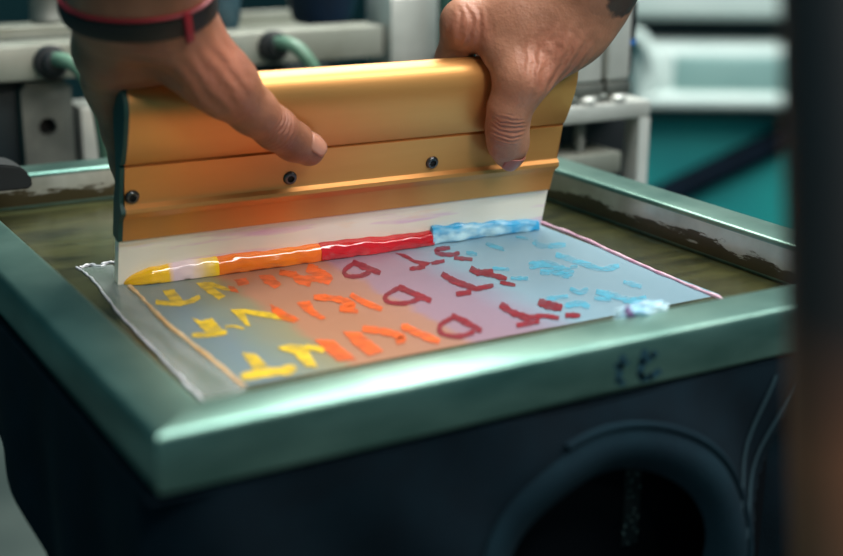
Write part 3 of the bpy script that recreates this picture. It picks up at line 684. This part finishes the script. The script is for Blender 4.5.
# ------------------------------------------------------------------ machine parts behind the screen
def P(px, py, Y): return at(px, py, 1, Y)
bt = thing('machine_beam', 'pale aluminium beam running across behind the squeegee', 'beam', (.22, .565, .036))
B0 = Vector(bt.location)
def child_box(name, parent, material, *dims, bev=.001, seg=2):
    bm = bmesh.new(); box(bm, *dims, bev, seg); bmesh.ops.translate(bm, verts=bm.verts, vec=-Vector(parent.location)); return obj(name, bm, material, parent)
child_box('beam_body', bt, MACH, -.05, .3865, .55, .58, .0365, .0615, bev=.002)
child_box('beam_post', bt, MACH_DK, .30, .34, .552, .60, -.95, .0365)
eb = thing('end_block', 'taller silver block at right end of the pale beam', 'machine block', (.414, .56, .03))
child_box('block_body', eb, MACH2, .3905, .436, .545, .59, .028, .084, bev=.003)
child_box('block_post', eb, MACH_DK, .395, .43, .555, .585, -.95, .028)
for ((gx, gy), pts, lab) in (((50, 62), [(52, 60, .545), (62, 60, .53), (76, 66, .52), (88, 82, .515), (98, 106, .515), (104, 140, .52), (108, 178, .53)], 'green hose in black gland on beam left of the hands'),
                      ((272, 46), [(274, 44, .545), (284, 43, .53), (297, 48, .52), (308, 60, .515), (318, 78, .515), (326, 110, .52), (330, 150, .53)], 'green hose in black gland on beam between the hands')):
    c = P(gx, gy, .55); h_ = thing('air_hose', lab, 'hose', tuple(c), 0, 'hoses on the beam')
    bm = bmesh.new(); lathe(bm, [(.0118, 0), (.0122, .004), (.0108, .007), (.0085, .0075), (.0075, .014), (.006, .015)], (0, 0, 0), (0, -1, 0), 28); obj('gland', bm, BLACK, h_)
    bm = bmesh.new(); tube(bm, cat_rom([P(*q)-c for q in pts], 6), .0052, 14); obj('hose', bm, HOSE, h_)
# plate with bolt hole at left, dark upright beside it, pale block behind the hand
pl = thing('mounting_plate', 'grey mounting plate with round hole below beam at far left', 'plate', (.105, .60, -.06))
def on(px, py, Y): return P(px, py, Y)
q0, q1 = on(20, 84, .56), on(76, 160, .56)
bm = bmesh.new()
cx_, cz_ = on(48, 127, .56)[0], on(48, 127, .56)[2]; n = 32; R0 = []; R1 = []
xa_, xb_, za_, zb_ = q0[0], q1[0], -.06, q0[2]
for i in range(n):
    t = 2*math.pi*i/n; c, s = math.cos(t), math.sin(t); k = min(((xb_-cx_) if c > 0 else (cx_-xa_))/max(abs(c), 1e-6), ((zb_-cz_) if s > 0 else (cz_-za_))/max(abs(s), 1e-6))
    R0.append((cx_+.0065*c, cz_+.0065*s)); R1.append((cx_+k*c, cz_+k*s))
def put(x, y, z): return bm.verts.new(Vector((x, y, z))-Vector(pl.location))
f0 = [put(x, .56, z) for x, z in R0]; f1 = [put(x, .56, z) for x, z in R1]; b0 = [put(x, .572, z) for x, z in R0]; b1 = [put(x, .572, z) for x, z in R1]
for i in range(n):
    j = (i+1) % n
    bm.faces.new((f0[i], f0[j], f1[j], f1[i])); bm.faces.new((b0[i], b1[i], b1[j], b0[j])); bm.faces.new((f0[i], b0[i], b0[j], f0[j])); bm.faces.new((f1[i], f1[j], b1[j], b1[i]))
obj('plate_body', bm, GREY_PL, pl, angle=30)
child_box('bolt_boss', pl, BLACK, cx_-.012, cx_+.012, .5725, .582, cz_-.012, cz_+.012)
child_box('plate_bracket', pl, MACH_DK, xa_-.02, xb_, .575, .62, -.11, .036)
kb = thing('machine_block', 'pale grey block beside the holed plate behind left hand', 'machine block', (.155, .59, -.06))
q2 = on(80, 108, .57); q3 = on(125, 165, .57)
child_box('block_body', kb, MACH2, q2[0], q3[0]+.01, .57, .61, -.06, q2[2], bev=.002)
child_box('block_post', kb, MACH_DK, q2[0]+.005, q3[0], .58, .60, -.95, -.06)
# dark clamp pad on the back left corner of the screen
ck = thing('clamp_wedge', 'black wedge clamp on rear rail at left edge', 'clamp', tuple(at(12, 186, 2, .001)))
cp = np.array(ck.location)
bm = bmesh.new()
pr = [(-.03, .0), (.008, .0), (.0095, .004), (.006, .011), (.001, .014), (-.03, .020)]
va = [bm.verts.new((x, -.012, z)) for x, z in pr]; vb = [bm.verts.new((x, .016, z)) for x, z in pr]
bm.faces.new(va); bm.faces.new(vb[::-1])
for i in range(len(pr)): bm.faces.new((va[i], vb[i], vb[(i+1) % len(pr)], va[(i+1) % len(pr)]))
bmesh.ops.bevel(bm, geom=bm.edges[:], offset=.001, segments=2, affect='EDGES'); obj('foot', bm, BLACK, ck)
# clutter on the beam
zt_ = .0615
cn = thing('metal_can', 'small grey metal canister on trays at top left corner', 'canister', tuple(on(48, 22, .60)))
bm = bmesh.new(); lathe(bm, [(.0128, 0), (.0135, .001), (.0135, .003), (.0128, .004), (.0128, .026), (.0135, .027), (.0135, .030), (.012, .031), (.004, .031)], (0, 0, 0), (0, 0, 1), 32); obj('can', bm, GREY_PL, cn)
bm = bmesh.new(); lathe(bm, [(.004, .031), (.004, .038), (.003, .039)], (0, 0, 0), (0, 0, 1), 16); obj('spout', bm, MACH2, cn)
tz = cn.location.z
for k, (xa2, xb2, y0_, y1_, z0_, z1_, mm_, lab) in enumerate((( .05, .165, .585, .66, tz-.009, tz-.0005, MACH, 'upper pale tray on the beam under the canister'), (.06, .160, .583, .67, .0480, tz-.0095, GREY_PL, 'lower dark tray on the beam below the upper tray'))):
    t_ = thing('metal_tray', lab, 'tray', ((xa2+xb2)/2, (y0_+y1_)/2, z0_), 0, 'trays on the beam')
    child_box('tray_base', t_, mm_, xa2, xb2, y0_, y1_, z0_, z0_+.003, bev=.001)
    child_box('tray_lip', t_, mm_, xa2, xb2, y0_, y0_+.003, z0_+.0032, z1_, bev=.0008)
kn = thing('slate_knob', 'dark slate knob behind the left wrist', 'canister', tuple(on(222, 34, .60)))  # dark round knob on its shaft, not a canister
bm = bmesh.new(); lathe(bm, [(.012, -.004), (.013, 0), (.013, .008), (.0148, .012), (.0155, .03), (.0145, .040), (.010, .043)], (0, 0, 0), (0, 0, 1), 32); obj('knob_body', bm, mat('slate', (34, 58, 68), (48, 76, 86), rough=.5, scale=90), kn)
bm = bmesh.new(); cyl(bm, (0, 0, -.30), (0, 0, -.004), .006); obj('knob_shaft', bm, MACH_DK, kn)
sh = thing('metal_sheet', 'pale metal sheet lying behind beam right of the knob', 'sheet', tuple(on(270, 30, .71)))
bm = bmesh.new(); box(bm, -.03, .075, -.02, .05, -.004, 0, .001); box(bm, -.03, .075, .046, .05, .0002, .012, .001); obj('sheet', bm, MACH, sh)
bm = bmesh.new(); cyl(bm, (0, .02, -.95), (0, .02, -.0045), .01); obj('sheet_post', bm, MACH_DK, sh)
bl = thing('ink_tub', 'dark blue tub behind the beam at top centre', 'tub', tuple(on(322, 22, .63)))
bm = bmesh.new(); lathe(bm, [(.022, 0), (.025, .004), (.030, .022), (.032, .024), (.032, .028), (.029, .028), (.024, .008), (.002, .006)], (0, 0, 0), (0, 0, 1), 36); o_ = obj('tub', bm, NAVY, bl)
bm = bmesh.new(); cyl(bm, (0, 0, -.90), (0, 0, -.0005), .012); obj('tub_stand', bm, MACH_DK, bl)
rd = thing('machine_rod', 'dark green upright rod beside right hand at top', 'rod', tuple(on(444, 70, .53)[:2])+(-.95,))
bm = bmesh.new(); cyl(bm, (0, 0, 0), (0, 0, 1.25), .0055, n=20); obj('rod', bm, mat('green_paint', (34, 70, 62), (44, 84, 74), rough=.5), rd)
bm = bmesh.new(); lathe(bm, [(.008, .97), (.009, .972), (.009, .985), (.008, .987)], (0, 0, 0), (0, 0, 1)); obj('rod_collar', bm, MACH_DK, rd)

# clamp unit with two air cylinders, right of the squeegee
YC = .36
cu = thing('clamp_unit', 'silver clamp bracket with twin air cylinders behind right rail', 'clamp', (.46, .365, -.12))
child_box('bracket_plate', cu, MACH2, .405, .5025, .357, .407, .0092, .0215, bev=.002)
child_box('bracket_leg', cu, MACH2, .4920, .5025, .3568, .374, -.95, .0090, bev=.0015)
child_box('back_plate', cu, BLACK, .405, .525, .398, .4070, -.14, .0090)
bm = bmesh.new(); pts = []
lathe(bm, [(.0045, -.0137)]+[(.0040+.0006*(i % 2), -.0137+.0012*(i+.5)) for i in range(16)]+[(.0045, .0063)], (.4495-.46, .372-.365, .12), (0, 0, 1), 18); obj('clamp_screw', bm, GREY_PL, cu)
child_box('clamp_pad', cu, MACH, .413, .478, .357, .396, -.030, -.0140, bev=.002)
for xx0, xx1 in ((.4370, .4605), (.4650, .4855)):
    cy_ = child_box('air_cylinder', cu, MACH2, xx0, xx1, .362, .387, .036, .125, bev=.003, seg=3)
    bm = bmesh.new(); box(bm, xx0-.0005, xx1+.0005, .361, .388, .027, .0355, .001); bmesh.ops.translate(bm, verts=bm.verts, vec=-Vector(cu.location)); obj('cylinder_foot', bm, GREY_PL, cy_)
    bm = bmesh.new(); lathe(bm, [(.0075, 0), (.0075, .003), (.0055, .0052), (.004, .0055)], (((xx0+xx1)/2)-.46, .3645-.365, .0217+.12), (0, 0, 1), 20); obj('foot_nut', bm, MACH2, cy_)
ft = thing('air_fitting', 'black air fitting with blue ring and thin tube beside the right cylinder', 'fitting', tuple(P(631, 30, .366)))
bm = bmesh.new(); cyl(bm, (0, 0, -.006), (0, 0, .02), .0035); obj('fitting_body', bm, BLACK, ft)
bm = bmesh.new(); cyl(bm, (0, 0, -.010), (0, 0, -.0062), .0040); obj('blue_ring', bm, mat('blue_ring', (40, 100, 170), rough=.4), ft)
bm = bmesh.new(); tube(bm, cat_rom([(0, 0, -.0105), (.0006, 0, -.024), (-.002, .002, -.040), (-.006, .006, -.052)], 6), .0018, 10); obj('air_tube', bm, BLACK, ft)

# ------------------------------------------------------------------ big blurred machine in the right background
mc = thing('dryer_machine', 'large white and teal machine in right background', 'machine', tuple(P(715, 110, 1.2)[:2])+(-.95,), -RZ)
mz = P(715, 110, 1.2)[2]+.95
def mbox(name, material, *d, bev=.01, seg=3, par=None):
    bm = bmesh.new(); box(bm, *d, bev, seg); return obj(name, bm, material, par or mc)
body = mbox('machine_body', TEALM, -.35, .75, .06, .7, 0, mz-.004, bev=.01)
mbox('diagonal_strut', MACH_DK, -.02, .0, 0, 0.01, 0, 0.01) if False else None
bm = bmesh.new(); tube(bm, [(-.16, .045, mz-.20), (.20, .045, mz-.015)], .022, 12); obj('diagonal_strut', bm, mat('strut_dark', (6, 18, 30), (9, 24, 38), rough=.7, spec=.1), mc)
hood = mbox('hood', WHITEM, -.13, .75, 0, .6, mz+.002, mz+.106, bev=.024, seg=5)
mbox('hood_lip', WHITEM, -.12, .75, -.022, .02, mz+.004, mz+.028, bev=.010, seg=4, par=hood)
mbox('hood_panel', PANEL, -.07, .70, -.003, .02, mz+.030, mz+.086, bev=.006, par=hood)
mbox('base_rail', MACH_DK, -.20, .75, .02, .06, mz-.016, mz+.0015, bev=.003)
mbox('dark_gap', MACH_DK, -.30, .75, .05, .6, mz+.107, mz+.1405, bev=.004)
mbox('upper_hood', WHITEM, -.17, .75, -.01, .6, mz+.141, mz+.28, bev=.015, seg=4)
bm = bmesh.new(); tube(bm, cat_rom([(-.155, .02, mz+.13), (-.12, .0, mz+.11), (-.10, -.01, mz+.06), (-.12, -.01, mz+.01)], 8), .010, 12); obj('white_cable', bm, WHITEM, mc)

# ------------------------------------------------------------------ dark post close to the lens at right
pa, pb = CAM+.345*ray(856, 0), CAM+.345*ray(868, 556); pd = (pa-pb)/np.linalg.norm(pa-pb)
pbase = pb+pd*((-.95-pb[2])/pd[2])
po = thing('machine_post', 'dark blurred post close by at right edge', 'post', tuple(pbase))
bm = bmesh.new(); lathe(bm, [(.0188, 0), (.0190, .002), (.0190, 1.40), (.0180, 1.402)], (0, 0, 0), pd, 40); obj('post', bm, POSTM, po)
bm = bmesh.new(); lathe(bm, [(.045, 0), (.046, .002), (.046, .010), (.022, .012)], (0, 0, 0), (0, 0, 1), 40); obj('base_flange', bm, POSTM, po)

# ------------------------------------------------------------------ room shell
def struct(name, bm, m_): o = obj(name, bm, m_, None, smooth=False); o['kind'] = 'structure'; return o
bm = bmesh.new(); box(bm, -3, 5, -3, 5, -1.0, -.95); struct('floor', bm, FLOORM)
bm = bmesh.new(); box(bm, -3, 5, 5.0, 5.1, -.95, 2.2); struct('wall_back', bm, WALLM)
bm = bmesh.new(); box(bm, 5.0, 5.1, -3, 5, -.95, 2.2); struct('wall_right', bm, WALLM)

# ------------------------------------------------------------------ light
def area(name, loc_, target, size, power, color, sy=None):
    l = bpy.data.lights.new(name, 'AREA'); l.energy = power; l.color = color; l.size = size
    if sy: l.shape = 'RECTANGLE'; l.size_y = sy
    o = bpy.data.objects.new(name, l); COL.objects.link(o); o.location = loc_
    o.rotation_euler = (Vector(target)-Vector(loc_)).to_track_quat('-Z', 'Y').to_euler(); return o
area('key_light', (.75, .95, 1.25), (.2, .2, 0), .5, 17, (1., .97, .86), 1.2)
for tx, ty, tz2, pw, sw, sl in ((.45, .02, 1.4, 17, .30, 1.2), (1.0, -.66, 1.25, 24, .34, 1.9)):
    area('ceiling_panel_light', (tx, ty, tz2), (tx-.15, .22, 0), sl, pw, (1, .97, .92), sw)
l = bpy.data.lights.new('front_spot', 'SPOT'); l.energy = 30; l.color = (1, .9, .78); l.spot_size = math.radians(18); l.spot_blend = .7; l.shadow_soft_size = .12
o = bpy.data.objects.new('front_spot', l); COL.objects.link(o); o.location = (.20, -1.1, .80); o.rotation_euler = (Vector((.205, .26, .055))-Vector(o.location)).to_track_quat('-Z', 'Y').to_euler()
area('background_light', (1.0, .6, 1.6), (1.4, 1.3, -.1), 1.0, 21, (.84, 1, .99))
wd = bpy.data.worlds.new('world'); sc.world = wd; wd.use_nodes = True
bg = wd.node_tree.nodes['Background']; bg.inputs['Color'].default_value = (.04, .29, .36, 1); bg.inputs['Strength'].default_value = .42

# ------------------------------------------------------------------ camera
cd = bpy.data.cameras.new('camera'); cam = bpy.data.objects.new('camera', cd); COL.objects.link(cam)
cd.sensor_fit = 'HORIZONTAL'; cd.sensor_width = 36; cd.lens = FPX/843*36; cd.clip_start = .01
Mx = Matrix.Identity(4)
for i in range(3): Mx[i][0], Mx[i][1], Mx[i][2], Mx[i][3] = RGT[i], UPV[i], -FWD[i], CAM[i]
cam.matrix_world = Mx
cd.dof.use_dof = True; cd.dof.focus_distance = .715; cd.dof.aperture_fstop = 4.3
sc.camera = cam
sc.view_settings.view_transform = 'Standard'; sc.view_settings.look = 'None'; sc.view_settings.exposure = .12
